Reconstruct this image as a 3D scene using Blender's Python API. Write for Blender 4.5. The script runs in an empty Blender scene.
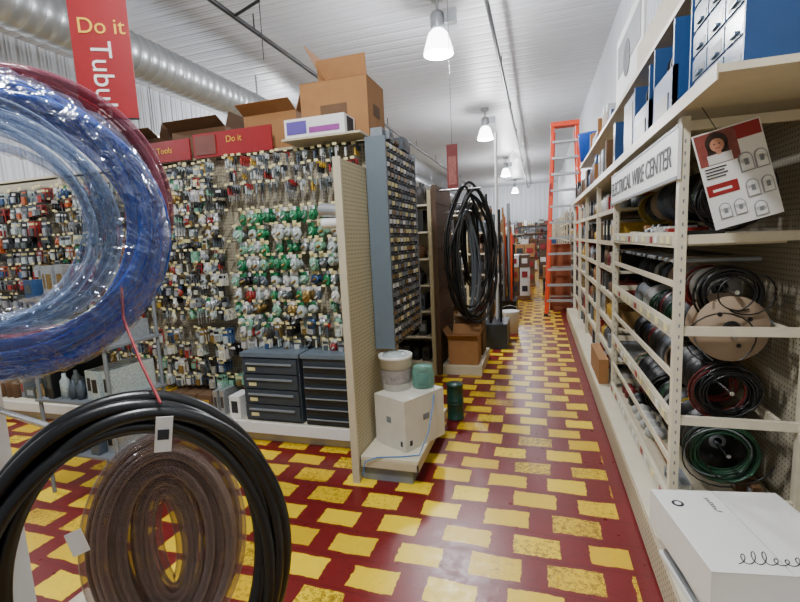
import bpy, math, random
from mathutils import Vector, Matrix
R = random.Random(7)
TAU = math.tau

def s2l(v):
    return v/12.92 if v <= 0.04045 else ((v+0.055)/1.055)**2.4
def hexc(h):
    return tuple(s2l(int(h[i:i+2], 16)/255) for i in (0, 2, 4))

MATS = {}
def mat(name, h, rough=0.5, metal=0.0, trans=0.0, emit=0.0, alpha=1.0, var=0.12, scale=12.0, coat=0.0):
    if name in MATS: return MATS[name]
    m = bpy.data.materials.new(name); m.use_nodes = True
    nt = m.node_tree; n = nt.nodes; l = nt.links
    b = n['Principled BSDF']
    col = hexc(h) if isinstance(h, str) else h
    if var > 0:
        tc = n.new('ShaderNodeTexCoord'); nz = n.new('ShaderNodeTexNoise'); nz.inputs['Scale'].default_value = scale
        nz.inputs['Detail'].default_value = 3
        l.new(tc.outputs['Object'], nz.inputs['Vector'])
        mx = n.new('ShaderNodeMix'); mx.data_type = 'RGBA'
        mx.inputs[6].default_value = tuple(c*(1-var) for c in col)+(1,)
        mx.inputs[7].default_value = tuple(min(1, c*(1+var)) for c in col)+(1,)
        l.new(nz.outputs['Fac'], mx.inputs[0]); l.new(mx.outputs[2], b.inputs['Base Color'])
    else:
        b.inputs['Base Color'].default_value = col+(1,)
    b.inputs['Roughness'].default_value = rough
    b.inputs['Metallic'].default_value = metal
    b.inputs['Transmission Weight'].default_value = trans
    b.inputs['Alpha'].default_value = alpha
    b.inputs['Coat Weight'].default_value = coat
    if emit > 0:
        b.inputs['Emission Color'].default_value = col+(1,)
        b.inputs['Emission Strength'].default_value = emit
    MATS[name] = m
    return m

class NT:
    def __init__(s, m):
        s.nt = m.node_tree; s.n = s.nt.nodes; s.l = s.nt.links
    def math(s, op, a, b=None, c=None):
        nd = s.n.new('ShaderNodeMath'); nd.operation = op
        for i, v in enumerate((a, b, c)):
            if v is None: continue
            if isinstance(v, (int, float)): nd.inputs[i].default_value = v
            else: s.l.new(v, nd.inputs[i])
        return nd.outputs[0]
    def mix(s, f, a, b):
        nd = s.n.new('ShaderNodeMix'); nd.data_type = 'RGBA'
        if isinstance(f, (int, float)): nd.inputs[0].default_value = f
        else: s.l.new(f, nd.inputs[0])
        for i, v in ((6, a), (7, b)):
            if isinstance(v, tuple): nd.inputs[i].default_value = v+(1,)
            else: s.l.new(v, nd.inputs[i])
        return nd.outputs[2]
    def xyz(s):
        tc = s.n.new('ShaderNodeTexCoord'); sp = s.n.new('ShaderNodeSeparateXYZ')
        s.l.new(tc.outputs['Object'], sp.inputs[0]); return tc.outputs['Object'], sp.outputs

def peg_mat(name, h, ax, holes='3a342c', sp=0.0254):
    m = mat(name, h, 0.55, var=0.0); t = NT(m)
    tc, o = t.xyz()
    a = t.math('SUBTRACT', t.math('FRACT', t.math('DIVIDE', o[ax], sp)), 0.5)
    b = t.math('SUBTRACT', t.math('FRACT', t.math('DIVIDE', o[2], sp)), 0.5)
    d = t.math('SQRT', t.math('ADD', t.math('MULTIPLY', a, a), t.math('MULTIPLY', b, b)))
    mk = t.math('LESS_THAN', d, 0.17)
    nz = t.n.new('ShaderNodeTexNoise'); nz.inputs['Scale'].default_value = 3; t.l.new(tc, nz.inputs['Vector'])
    c = hexc(h)
    base = t.mix(nz.outputs['Fac'], tuple(v*0.85 for v in c), tuple(min(1, v*1.1) for v in c))
    t.l.new(t.mix(mk, base, hexc(holes)), t.n['Principled BSDF'].inputs['Base Color'])
    return m

def rib_mat(name, h, ax, period=0.3, strength=0.6, seamk=.3):
    m = mat(name, h, 0.4, var=0.0); t = NT(m)
    tc, o = t.xyz()
    f = t.math('FRACT', t.math('DIVIDE', o[ax], period))
    d = t.math('ABSOLUTE', t.math('SUBTRACT', f, 0.5))
    hgt = t.math('SMOOTH_MIN', t.math('MULTIPLY', d, 6.0), 1.0, 0.3)
    fine = t.math('SINE', t.math('MULTIPLY', o[ax], 2*math.pi/0.06))
    hh = t.math('ADD', hgt, t.math('MULTIPLY', fine, 0.12))
    bp = t.n.new('ShaderNodeBump'); bp.inputs['Strength'].default_value = strength; bp.inputs['Distance'].default_value = 0.03
    t.l.new(hh, bp.inputs['Height']); t.l.new(bp.outputs[0], t.n['Principled BSDF'].inputs['Normal'])
    nz = t.n.new('ShaderNodeTexNoise'); nz.inputs['Scale'].default_value = 1.5; t.l.new(tc, nz.inputs['Vector'])
    c = hexc(h)
    base = t.mix(nz.outputs['Fac'], tuple(v*0.88 for v in c), tuple(min(1, v*1.05) for v in c))
    seam = t.math('LESS_THAN', f, 0.06)
    t.l.new(t.mix(t.math('MULTIPLY', seam, seamk), base, hexc('606468')), t.n['Principled BSDF'].inputs['Base Color'])
    return m

def floor_mat():
    m = mat('floor_painted_tiles', '7a2024', 0.38, var=0.0); t = NT(m)
    tc, o = t.xyz()
    def noise(scale, det=2, rough=.5):
        nd = t.n.new('ShaderNodeTexNoise'); nd.inputs['Scale'].default_value = scale; nd.inputs['Detail'].default_value = det
        nd.inputs['Roughness'].default_value = rough; t.l.new(tc, nd.inputs['Vector']); return nd.outputs['Fac']
    nzw = noise(22, 4); nzl = noise(2.2); big = noise(1.7); sp = noise(140, 8, .8); mid = noise(38, 6, .7)
    slow = t.math('MULTIPLY', t.math('SUBTRACT', nzl, 0.5), 0.06)
    yy = t.math('DIVIDE', t.math('ADD', t.math('ADD', o[1], slow), 0.10), 0.2)
    row = t.math('FLOOR', yy); fy = t.math('FRACT', yy)
    par = t.math('MULTIPLY', t.math('FLOORED_MODULO', row, 2.0), 0.5)
    rn = t.n.new('ShaderNodeTexWhiteNoise'); rn.noise_dimensions = '1D'; t.l.new(row, rn.inputs['W'])
    jit = t.math('MULTIPLY', t.math('SUBTRACT', rn.outputs['Value'], 0.5), 0.14)
    xx = t.math('SUBTRACT', t.math('ADD', t.math('DIVIDE', t.math('SUBTRACT', o[0], 0.036), 0.36), jit), par)
    colm = t.math('FLOOR', xx); fx = t.math('FRACT', xx)
    cv = t.n.new('ShaderNodeCombineXYZ'); t.l.new(colm, cv.inputs[0]); t.l.new(row, cv.inputs[1])
    wn = t.n.new('ShaderNodeTexWhiteNoise'); wn.noise_dimensions = '3D'; t.l.new(cv.outputs[0], wn.inputs['Vector'])
    sc = t.n.new('ShaderNodeSeparateColor'); t.l.new(wn.outputs['Color'], sc.inputs[0])
    wob = t.math('ADD', t.math('MULTIPLY', t.math('SUBTRACT', nzw, 0.5), 0.07), t.math('MULTIPLY', t.math('SUBTRACT', mid, 0.5), 0.05))
    wid = t.math('ADD', 0.60, t.math('MULTIPLY', sc.outputs[0], 0.12)); hei = t.math('ADD', 0.68, t.math('MULTIPLY', sc.outputs[1], 0.12))
    mk = t.math('MULTIPLY', t.math('LESS_THAN', t.math('ADD', fx, wob), wid), t.math('GREATER_THAN', t.math('ADD', fx, wob), 0.02))
    mk = t.math('MULTIPLY', mk, t.math('MULTIPLY', t.math('LESS_THAN', t.math('ADD', fy, wob), hei), t.math('GREATER_THAN', t.math('ADD', fy, wob), 0.02)))
    mk = t.math('MULTIPLY', mk, t.math('LESS_THAN', o[0], 0.41))
    # wear: combined coarse + fine noise, strength differs from block to block
    wear = t.math('ADD', t.math('MULTIPLY', sp, 0.55), t.math('MULTIPLY', mid, 0.45))
    thr = t.math('ADD', 0.40, t.math('MULTIPLY', t.math('POWER', sc.outputs[2], 3.0), 0.12))
    thr = t.math('ADD', thr, t.math('MULTIPLY', t.math('SUBTRACT', nzl, 0.47), 0.22))
    d = t.math('DIVIDE', t.math('SUBTRACT', thr, wear), 0.05)
    nd = t.n.new('ShaderNodeClamp'); t.l.new(d, nd.inputs[0]); worn = nd.outputs[0]
    yel = t.mix(wn.outputs['Value'], hexc('f6d60e'), hexc('d4ae0e'))
    yel = t.mix(t.math('MULTIPLY', nzw, 0.25), yel, hexc('b0861a'))
    yel = t.mix(t.math('MULTIPLY', worn, 0.8), yel, hexc('5a3216'))
    red = t.mix(big, hexc('5c0e12'), hexc('7c191b'))
    d2 = t.math('DIVIDE', t.math('SUBTRACT', wear, 0.52), 0.08); n2 = t.n.new('ShaderNodeClamp'); t.l.new(d2, n2.inputs[0])
    red = t.mix(t.math('MULTIPLY', n2.outputs[0], 0.55), red, hexc('34090a'))
    jy = t.math('LESS_THAN', t.math('ABSOLUTE', t.math('SUBTRACT', fy, 0.88)), 0.025)
    red = t.mix(t.math('MULTIPLY', jy, 0.3), red, hexc('300808'))
    b = t.n['Principled BSDF']
    t.l.new(t.mix(mk, red, yel), b.inputs['Base Color'])
    t.l.new(t.math('ADD', 0.18, t.math('MULTIPLY', nzw, 0.3)), b.inputs['Roughness'])
    bp = t.n.new('ShaderNodeBump'); bp.inputs['Strength'].default_value = 0.2; bp.inputs['Distance'].default_value = 0.003
    t.l.new(mid, bp.inputs['Height']); t.l.new(bp.outputs[0], b.inputs['Normal'])
    return m

def clear_mat(name, h, dens=0.35, rough=0.08, face=0.8, bump=.5):
    m = bpy.data.materials.new(name); m.use_nodes = True; n = m.node_tree.nodes; l = m.node_tree.links
    b = n['Principled BSDF']; b.inputs['Base Color'].default_value = hexc(h)+(1,); b.inputs['Roughness'].default_value = rough
    tr = n.new('ShaderNodeBsdfTransparent'); tr.inputs[0].default_value = tuple(0.6+0.4*c for c in hexc(h))+(1,)
    mx = n.new('ShaderNodeMixShader'); fr = n.new('ShaderNodeLayerWeight'); fr.inputs['Blend'].default_value = 0.45
    ma = n.new('ShaderNodeMath'); ma.operation = 'MULTIPLY_ADD'; ma.use_clamp = True
    ma.inputs[1].default_value = face; ma.inputs[2].default_value = dens
    l.new(fr.outputs['Facing'], ma.inputs[0]); l.new(ma.outputs[0], mx.inputs[0])
    l.new(tr.outputs[0], mx.inputs[1]); l.new(b.outputs[0], mx.inputs[2])
    tc = n.new('ShaderNodeTexCoord'); nz = n.new('ShaderNodeTexNoise'); nz.inputs['Scale'].default_value = 18; nz.inputs['Distortion'].default_value = 1.5
    l.new(tc.outputs['Object'], nz.inputs['Vector']); bp = n.new('ShaderNodeBump'); bp.inputs['Strength'].default_value = bump; bp.inputs['Distance'].default_value = 0.02
    l.new(nz.outputs['Fac'], bp.inputs['Height']); l.new(bp.outputs[0], b.inputs['Normal'])
    l.new(mx.outputs[0], n['Material Output'].inputs['Surface'])
    MATS[name] = m
    return m

def film_mat(name):
    m = bpy.data.materials.new(name); m.use_nodes = True; n = m.node_tree.nodes; l = m.node_tree.links
    n.remove(n['Principled BSDF'])
    gl = n.new('ShaderNodeBsdfGlossy'); gl.inputs['Roughness'].default_value = .14; gl.inputs['Color'].default_value = (.95,.97,1,1)
    tr = n.new('ShaderNodeBsdfTransparent'); tr.inputs[0].default_value = (.96,.97,.98,1)
    mx = n.new('ShaderNodeMixShader'); lw = n.new('ShaderNodeLayerWeight'); lw.inputs['Blend'].default_value = .25
    ma = n.new('ShaderNodeMath'); ma.operation = 'MULTIPLY_ADD'; ma.inputs[1].default_value = .45; ma.inputs[2].default_value = .05; ma.use_clamp = True
    tc = n.new('ShaderNodeTexCoord'); nz = n.new('ShaderNodeTexNoise'); nz.inputs['Scale'].default_value = 14; nz.inputs['Distortion'].default_value = 2.5; nz.inputs['Detail'].default_value = 2
    bp = n.new('ShaderNodeBump'); bp.inputs['Strength'].default_value = .8; bp.inputs['Distance'].default_value = .03
    l.new(tc.outputs['Object'], nz.inputs['Vector']); l.new(nz.outputs['Fac'], bp.inputs['Height']); l.new(bp.outputs[0], gl.inputs['Normal']); l.new(bp.outputs[0], lw.inputs['Normal'])
    l.new(lw.outputs['Facing'], ma.inputs[0]); l.new(ma.outputs[0], mx.inputs[0]); l.new(tr.outputs[0], mx.inputs[1]); l.new(gl.outputs[0], mx.inputs[2])
    l.new(mx.outputs[0], n['Material Output'].inputs['Surface']); return m

class MB:
    def __init__(s): s.v = []; s.f = []; s.m = []; s.sm = []; s.mats = []; s.M = Matrix.Identity(4)
    def mi(s, m):
        if m not in s.mats: s.mats.append(m)
        return s.mats.index(m)
    def add(s, vs, fs, m, smooth=False):
        o = len(s.v); s.v += [tuple(s.M @ Vector(p)) for p in vs]; k = s.mi(m)
        for f in fs: s.f.append([i+o for i in f]); s.m.append(k); s.sm.append(smooth)
    def box(s, x0, x1, y0, y1, z0, z1, m):
        s.add([(x0,y0,z0),(x1,y0,z0),(x1,y1,z0),(x0,y1,z0),(x0,y0,z1),(x1,y0,z1),(x1,y1,z1),(x0,y1,z1)],
              [(0,3,2,1),(4,5,6,7),(0,1,5,4),(1,2,6,5),(2,3,7,6),(3,0,4,7)], m)
    def cbox(s, c, d, m, rz=0.0, rx=0.0, ry=0.0):
        old = s.M
        s.M = old @ Matrix.Translation(c) @ Matrix.Rotation(rz,4,'Z') @ Matrix.Rotation(ry,4,'Y') @ Matrix.Rotation(rx,4,'X')
        s.box(-d[0]/2,d[0]/2,-d[1]/2,d[1]/2,-d[2]/2,d[2]/2,m); s.M = old
    def frame(s, ax):
        ax = Vector(ax).normalized(); h = Vector((0,0,1)) if abs(ax.z) < 0.9 else Vector((1,0,0))
        a = ax.cross(h).normalized(); b = ax.cross(a).normalized(); return a, b
    def cyl(s, p0, p1, r0, m, r1=None, seg=10, caps=True, smooth=True):
        if r1 is None: r1 = r0
        p0 = Vector(p0); p1 = Vector(p1); a, b = s.frame(p1-p0); vs = []
        for p, r in ((p0,r0),(p1,r1)):
            for i in range(seg):
                t = TAU*i/seg; vs.append(p+a*math.cos(t)*r+b*math.sin(t)*r)
        s.add(vs, [(i,(i+1)%seg,seg+(i+1)%seg,seg+i) for i in range(seg)], m, smooth)
        if caps: s.add(vs, [tuple(range(seg))[::-1], tuple(range(seg,2*seg))], m)
    def lathe(s, c, prof, m, axis=(0,0,1), seg=20, smooth=True):
        c = Vector(c); ax = Vector(axis).normalized(); a, b = s.frame(ax); vs = []
        for r, h in prof:
            for i in range(seg):
                t = TAU*i/seg; vs.append(c+ax*h+a*math.cos(t)*r+b*math.sin(t)*r)
        fs = []
        for k in range(len(prof)-1):
            for i in range(seg):
                j = (i+1)%seg; fs.append((k*seg+i,k*seg+j,(k+1)*seg+j,(k+1)*seg+i))
        s.add(vs, fs, m, smooth)
    def tube(s, pts, r, m, seg=7, closed=False):
        pts = [Vector(p) for p in pts]; n = len(pts); vs = []; pa = None
        for i, p in enumerate(pts):
            if closed: t = pts[(i+1)%n]-pts[i-1]
            else: t = pts[min(i+1,n-1)]-pts[max(i-1,0)]
            t.normalize()
            if pa is None: a, _ = s.frame(t)
            else:
                a = pa-t*pa.dot(t); a.normalize()
            pa = a; b = t.cross(a)
            for k in range(seg):
                th = TAU*k/seg; vs.append(p+a*math.cos(th)*r+b*math.sin(th)*r)
        fs = []
        for i in range(n if closed else n-1):
            j = (i+1)%n
            for k in range(seg):
                q = (k+1)%seg; fs.append((i*seg+k,i*seg+q,j*seg+q,j*seg+k))
        s.add(vs, fs, m, True)
    def blob(s, c, d, m, seed=0, seg=8, rings=5):
        rr = random.Random(seed); vs = []; c = Vector(c)
        for i in range(rings+1):
            ph = math.pi*i/rings
            for k in range(seg):
                th = TAU*k/seg; j = 1+rr.uniform(-.22,.22)
                vs.append(c+Vector((math.sin(ph)*math.cos(th)*d[0]/2*j, math.sin(ph)*math.sin(th)*d[1]/2*j, math.cos(ph)*d[2]/2)))
        fs = [(i*seg+k,i*seg+(k+1)%seg,(i+1)*seg+(k+1)%seg,(i+1)*seg+k) for i in range(rings) for k in range(seg)]
        s.add(vs, fs, m, True)
    def build(s, name, parent=None, bevel=0.0, loc=None):
        me = bpy.data.meshes.new(name)
        me.from_pydata(s.v, [], s.f)
        for m in s.mats: me.materials.append(m)
        me.polygons.foreach_set('material_index', s.m); me.polygons.foreach_set('use_smooth', s.sm)
        me.update()
        ob = bpy.data.objects.new(name, me); bpy.context.scene.collection.objects.link(ob)
        if bevel > 0:
            bv = ob.modifiers.new('bevel','BEVEL'); bv.width = bevel; bv.segments = 2; bv.limit_method = 'ANGLE'
        if parent: ob.parent = parent
        return ob

def empty(name):
    e = bpy.data.objects.new(name, None); bpy.context.scene.collection.objects.link(e); e.empty_display_size = 0.1; return e

def text(name, s, size, org, xd, yd, m, parent=None, ext=0.001, align='LEFT', shear=0.0):
    cu = bpy.data.curves.new(name, 'FONT'); cu.body = s; cu.size = size; cu.extrude = ext; cu.align_x = align; cu.shear = shear
    ob = bpy.data.objects.new(name, cu); bpy.context.scene.collection.objects.link(ob)
    x = Vector(xd).normalized(); y = Vector(yd).normalized(); z = x.cross(y)
    ob.matrix_world = Matrix(((x.x,y.x,z.x,org[0]),(x.y,y.y,z.y,org[1]),(x.z,y.z,z.z,org[2]),(0,0,0,1)))
    bpy.context.view_layer.update()
    me = bpy.data.meshes.new_from_object(ob); me.transform(ob.matrix_world); me.materials.clear(); me.materials.append(m)
    bpy.data.objects.remove(ob)
    o2 = bpy.data.objects.new(name, me); bpy.context.scene.collection.objects.link(o2)
    if parent: o2.parent = parent
    return o2

# ---------------------------------------------------------------- materials
BEIGE = mat('beige_steel', 'bab097', 0.4); CREAM = mat('cream_steel', 'cfc7b0', 0.4)
PEGX = peg_mat('pegboard_x', 'a49b84', 0); PEGY = peg_mat('pegboard_y', 'b6ab89', 1, '2a251e'); PEGW = peg_mat('pegboard_wall', 'bcb39b', 1)
WHITE = mat('white_card', 'dcdcda', 0.5, var=.04); PAPER = mat('price_tag', 'd6cc94', 0.6, var=.03)
BLACK = mat('black_rubber', '08090a', 0.34, var=.3); DARK = mat('dark_plastic', '15171a', 0.4)
DGREY = mat('charcoal_steel', '343c44', 0.45); GREY = mat('grey_plastic', '757b80', 0.45); LGREY = mat('galvanised', 'a9adaf', 0.35, metal=.6, var=.25, scale=6)
CHROME = mat('chrome', 'c8cacc', 0.2, metal=1.0, var=.05)
RED = mat('red_sign', '8a1219', 0.45); ORANGE = mat('orange_fibreglass', 'd63e0c', 0.4); BLUE = mat('blue_steel', '163f70', 0.4)
GREEN = mat('green_pack', '1c7448', 0.35, var=.6, scale=60); TEAL = mat('teal', '2c6a64', 0.4); CARD = mat('cardboard', '94683c', 0.8, var=.15); CARD2 = mat('cardboard_dark', '5e4329', 0.8)
BROWN = mat('brown_board', '57402e', 0.6); WOOD = mat('wood', '7c5632', 0.6, var=.3)
YEL = mat('yellow_pack', 'c8a41c', 0.45); GOLD = mat('gold_text', 'e0b040', 0.4, var=0); INK = mat('ink', '22262e', 0.6, var=0)
PINK = mat('magenta_print', '8e3c8c', 0.5); PURPLE = mat('violet_print', '5a4a9a', 0.5); COPPER = mat('copper', '8a4a28', 0.3, metal=.9)
SILV = mat('silver_fitting', 'aeb3b6', .3, metal=.6, var=.5, scale=70); BRASS = mat('brass_fitting', '8e7440', .35, metal=.6, var=.4, scale=70)
BAG = mat('clear_bag', 'a8b4b2', .15, var=.6, scale=80); BAGG = mat('pale_green_bag', '78a68e', .18, var=.7, scale=80); BAGD = mat('dark_bag', '465052', .2, var=.7, scale=80)
JAR = clear_mat('clear_jar', '7fb0a0', 0.3, 0.08)
BLUET = clear_mat('blue_tubing', '1e54b8', 0.42, 0.12, .5, .15); REDT = clear_mat('pink_tubing', 'a05a6c', 0.2, 0.12, .5, .15)
CLRT = clear_mat('clear_tubing', '9fb4d4', 0.08, 0.08, .55)
AMBT = clear_mat('smoke_tubing', 'b09a90', 0.13, 0.08, .55, .15)
FILM = film_mat('stretch_film')
PACKS = [mat('pack_%d'%i, h, 0.4, var=.45, scale=55) for i, h in enumerate(
    ['1c6a44','2c7a50','8c2420','bcbcb8','2b4870','b08c28','3c3c3c','868c90','6c2222','c2c0ac','2c566e','80663c','121416','54703c','a04c20','48525c'])]
TOOLC = [DARK,PACKS[6],SILV,SILV,BAGD,PACKS[15],PACKS[2],PACKS[5],BAG,PACKS[3]]
GP = [GREEN, GREEN, PACKS[0], BAGG, BAGG, BAG, BAG, SILV, PACKS[3], BAGD]
SILVP = [SILV, SILV, BAG, BAG, BAG, BAGD, BRASS, PACKS[7], PACKS[3], PACKS[15], PACKS[6], PACKS[12], PACKS[3], BAGG, PACKS[9], PACKS[2], PACKS[4]]
LEFTP = [PACKS[8], PACKS[6], BAGD, PACKS[12], SILV, BAG, PACKS[15], PACKS[7], PACKS[2], PACKS[14], BAG, SILV, PACKS[4], BRASS]
DULL = [PACKS[i] for i in (6,7,11,12,15,9,3,8,6,12)]+[CARD, CARD2, DARK, GREY, BAGD, SILV, PACKS[5], PACKS[2]]

# ---------------------------------------------------------------- room
XL, XR, YN, YF, ZC = -7.5, 1.16, -2.0, 31.0, 4.85
b = MB(); b.box(XL, XR, YN, YF, -0.1, 0.0, floor_mat()); b.build('floor')
b = MB(); b.box(XL, XR, YN, YF, ZC, ZC+.1, rib_mat('ceiling_corrugated', 'bfc1c7', 1, 0.3, .6, .3)); b.build('ceiling')
wm = rib_mat('wall_corrugated', 'bcc0c6', 1, 0.3, .9, .5); wx = rib_mat('wall_corrugated_x', 'bcc0c6', 0, 0.3, .8)
b = MB(); b.box(XR, XR+.1, YN, YF, -.1, ZC+.1, wm); b.build('wall_right')
b = MB(); b.box(XL-.1, XL, YN, YF, -.1, ZC+.1, wm); b.build('wall_left')
b = MB(); b.box(XL, XR, YF, YF+.1, -.1, ZC+.1, wx); b.build('wall_back')

# ---------------------------------------------------------------- product fillers
def fill(b, a0, a1, axis, c0, c1, z, hmax, pal, rr, front=-1, wmax=.16):
    p = a0
    while p < a1-.06:
        w = rr.uniform(.05, wmax); n = rr.randint(1, 4); h = hmax*rr.uniform(.45, .95); m = rr.choice(pal); kind = rr.random(); m2 = rr.choice(pal)
        for _ in range(n):
            if p+w > a1: break
            q0, q1 = p+.006, p+w-.006
            d0, d1 = c0+rr.uniform(0,.06), c1-rr.uniform(0,.03)
            if kind < .68:
                if axis == 'x':
                    b.box(q0,q1,d0,d1,z,z+h,m)
                    b.box(q0+w*.15,q1-w*.15,d0-.002,d0,z+h*.3,z+h*.75,m2)
                else:
                    b.box(d0,d1,q0,q1,z,z+h,m)
                    if front > 0: b.box(d1,d1+.002,q0+w*.15,q1-w*.15,z+h*.3,z+h*.75,m2)
                    else: b.box(d0-.002,d0,q0+w*.15,q1-w*.15,z+h*.3,z+h*.75,m2)
            else:
                r = (q1-q0)/2
                for e in (c0+r+.02, c0+3*r+.04) if front < 0 else (c1-r-.02, c1-3*r-.04):
                    c = ((q0+q1)/2, e, z) if axis == 'x' else (e, (q0+q1)/2, z)
                    b.lathe(c, [(0,0),(r,0),(r,h*.7),(r*.45,h*.85),(r*.4,h),(0,h)], m, seg=9)
            p += w
        p += rr.uniform(0, .04)

def peg_rows(b, x0, x1, yf, z0, z1, pal, rr, dz=.13, mode='mix', wm=1.0):
    z = z1
    while z > z0:
        x = x0+rr.uniform(0, .04)
        while x < x1:
            w = rr.uniform(.05,.085)*wm; L = rr.uniform(.13,.22); k = rr.random()
            b.box(x-.003,x+.003,yf-L,yf,z-.003,z+.003,CHROME)
            b.cbox((x,yf-L-.004,z+.004),(.032,.003,.018),PAPER)
            if k < .95:
                m = rr.choice(pal); m2 = rr.choice(pal); h = dz*rr.uniform(.7,1.15); nd = rr.randint(1,4)
                for q in range(nd):
                    yy = yf-L+.03+q*.03
                    if mode == 'green' or (mode == 'mix' and k < .35):
                        b.cbox((x,yy,z-.02),(w*.8,.004,.03),rr.choice([WHITE,WHITE,PAPER,GREEN,m2]),rz=rr.uniform(-.1,.1))
                        b.blob((x+rr.uniform(-.006,.006),yy,z-.03-h*.4),(w*1.05,.04,h*.85),m,seed=rr.randint(0,9999),seg=7,rings=4)
                        b.cyl((x-w*.2,yy-.018,z-.03-h*.5),(x+w*.2,yy-.018,z-.03-h*.35),w*.13,rr.choice([SILV,BRASS,m2]),seg=6)
                    elif mode == 'tool' or (mode == 'mix' and k > .72):
                        b.cbox((x,yy,z-.02),(w*.6,.004,.04),m2)
                        b.cyl((x,yy-.01,z-.02),(x,yy-.01,z-.02-h*.55),.009,m,seg=6)
                        b.cyl((x,yy-.01,z-.02-h*.55),(x,yy-.01,z-.02-h*1.1),.004,CHROME,seg=5)
                    else:
                        b.cbox((x,yy,z-.01-h*.45),(w,.004,h*.9),m,rz=rr.uniform(-.2,.2),ry=rr.uniform(-.08,.08))
                        b.cbox((x,yy-.010,z-.02-h*.58),(w*.55,.018,h*.45),m2)
                        b.cbox((x,yy-.004,z-.035),(w*.8,.002,.02),rr.choice([WHITE,m2,DARK,PAPER]))
            x += w+rr.uniform(.008,.022)
        z -= dz*rr.uniform(.94,1.06)

# ---------------------------------------------------------------- gondola 1
rr = random.Random(3)
g = empty('pegboard_gondola')
b = MB()
b.box(-5.6,-1.17,3.3,3.33,.16,2.3,PEGX)
b.box(-5.6,-1.17,3.62,3.65,.16,2.3,PEGX)
for x in (-5.6,-4.35,-3.3,-2.42,-1.2): b.box(x-.02,x+.02,3.27,3.68,0,2.33,BEIGE)
b.build('back_panels', g)
b = MB()
b.box(-5.6,-1.17,2.95,3.3,.14,.17,CREAM); b.box(-5.6,-1.17,2.93,2.95,.09,.175,WHITE); b.box(-5.6,-1.17,3.0,3.3,0,.14,BEIGE)
b.box(-5.6,-1.17,3.65,3.95,.0,.17,CREAM)
b.build('base_deck', g)
b = MB()
b.box(-1.165,-1.125,2.55,3.5,.0,2.06,PEGY); b.box(-1.17,-1.122,2.535,2.55,.0,2.07,BEIGE)
b.build('end_panel', g)
b = MB()
b.box(-2.72,-1.98,3.2,3.215,2.31,2.5,RED); b.box(-3.6,-2.76,3.2,3.215,2.31,2.48,RED); b.box(-3.6,-3.2,3.195,3.2,2.31,2.48,TEAL); b.box(-2.7,-2.5,3.195,3.2,2.33,2.48,mat('sign_pic','6c3a30',.5))
for x in (-2.6,-2.1,-3.5,-2.9): b.box(x-.01,x+.01,3.215,3.3,2.28,2.4,BEIGE)
b.box(-5.6,-1.17,3.3,3.65,2.32,2.338,BEIGE)
b.build('header_signs', g)
text('header_text','Do it',.07,(-2.4,3.198,2.41),(1,0,0),(0,0,1),GOLD,g)
text('header_text_b','Tools',.07,(-3.1,3.198,2.38),(1,0,0),(0,0,1),GOLD,g)

b = MB()
peg_rows(b,-2.38,-1.24,3.28,1.95,2.27,TOOLC,rr,.11,'tool',.75)
peg_rows(b,-2.38,-1.24,3.28,1.45,1.86,GP+[GREEN],rr,.12,'green')
peg_rows(b,-2.38,-1.24,3.28,.98,1.36,GP+SILVP,rr,.115,'green')
peg_rows(b,-2.38,-1.24,3.28,.8,.95,SILVP,rr,.12,'mix')
b.build('hanging_fittings_packs', g)
b = MB()
peg_rows(b,-3.28,-2.46,3.28,1.0,2.25,SILVP+TOOLC,rr,.1,'mix',.8)
peg_rows(b,-3.28,-2.46,3.28,.45,.9,SILVP,rr,.13,'card')
b.build('hanging_hand_tools', g)
b = MB()
peg_rows(b,-4.33,-3.34,3.28,.45,2.2,LEFTP,rr,.11,'mix',.9)
peg_rows(b,-5.55,-4.38,3.28,.45,2.2,LEFTP+[PACKS[2]],rr,.14,'card',1.2)
b.build('hanging_hardware_cards', g)
b = MB(); fill(b,-5.5,-2.5,'x',3.0,3.25,.172,.25,DULL,rr); b.build('deck_merchandise', g)

def drawer_cab(x0,x1,n,openr):
    b = MB(); y0,y1,z0,z1 = 2.97,3.25,.172,.70
    b.box(x0,x1,y0+.02,y1,z0,z1,DGREY); b.box(x0-.008,x1+.008,y0,y1,z1,z1+.035,mat('steel_blue_top','5c6974',.4))
    h = (z1-z0-.03)/n
    for i in range(n):
        za = z0+.02+i*h
        if openr:
            b.box(x0+.015,x1-.015,y0-.005,y0+.02,za,za+h*.45,DARK); b.box(x0+.02,x1-.02,y0-.012,y0-.005,za+h*.3,za+h*.45,GREY)
        else:
            b.box(x0+.012,x1-.012,y0-.005,y0+.02,za+.006,za+h-.006,DGREY)
            b.box(x0+.05,x1-.05,y0-.02,y0-.005,za+h*.6,za+h*.72,GREY); b.box(x0+.06,x0+.13,y0-.008,y0-.005,za+h*.2,za+h*.42,PAPER)
    b.build('tool_drawer_cabinet', bevel=.004)
drawer_cab(-2.28,-1.77,4,False); drawer_cab(-1.74,-1.24,6,True)
b = MB(); b.box(-2.44,-2.34,2.98,3.15,.172,.36,WHITE); b.box(-2.42,-2.36,2.976,2.98,.22,.32,INK); b.build('small_carton', bevel=.003)

b = MB()
b.box(-1.12,-.73,2.57,3.5,.15,.175,CREAM); b.box(-1.12,-.78,2.6,3.47,.0,.15,GREY); b.box(-.745,-.73,2.57,3.5,.1,.15,BEIGE); b.box(-1.12,-.73,2.57,2.585,.1,.15,BEIGE)
b.build('endcap_base_shelf', bevel=.003)

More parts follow.
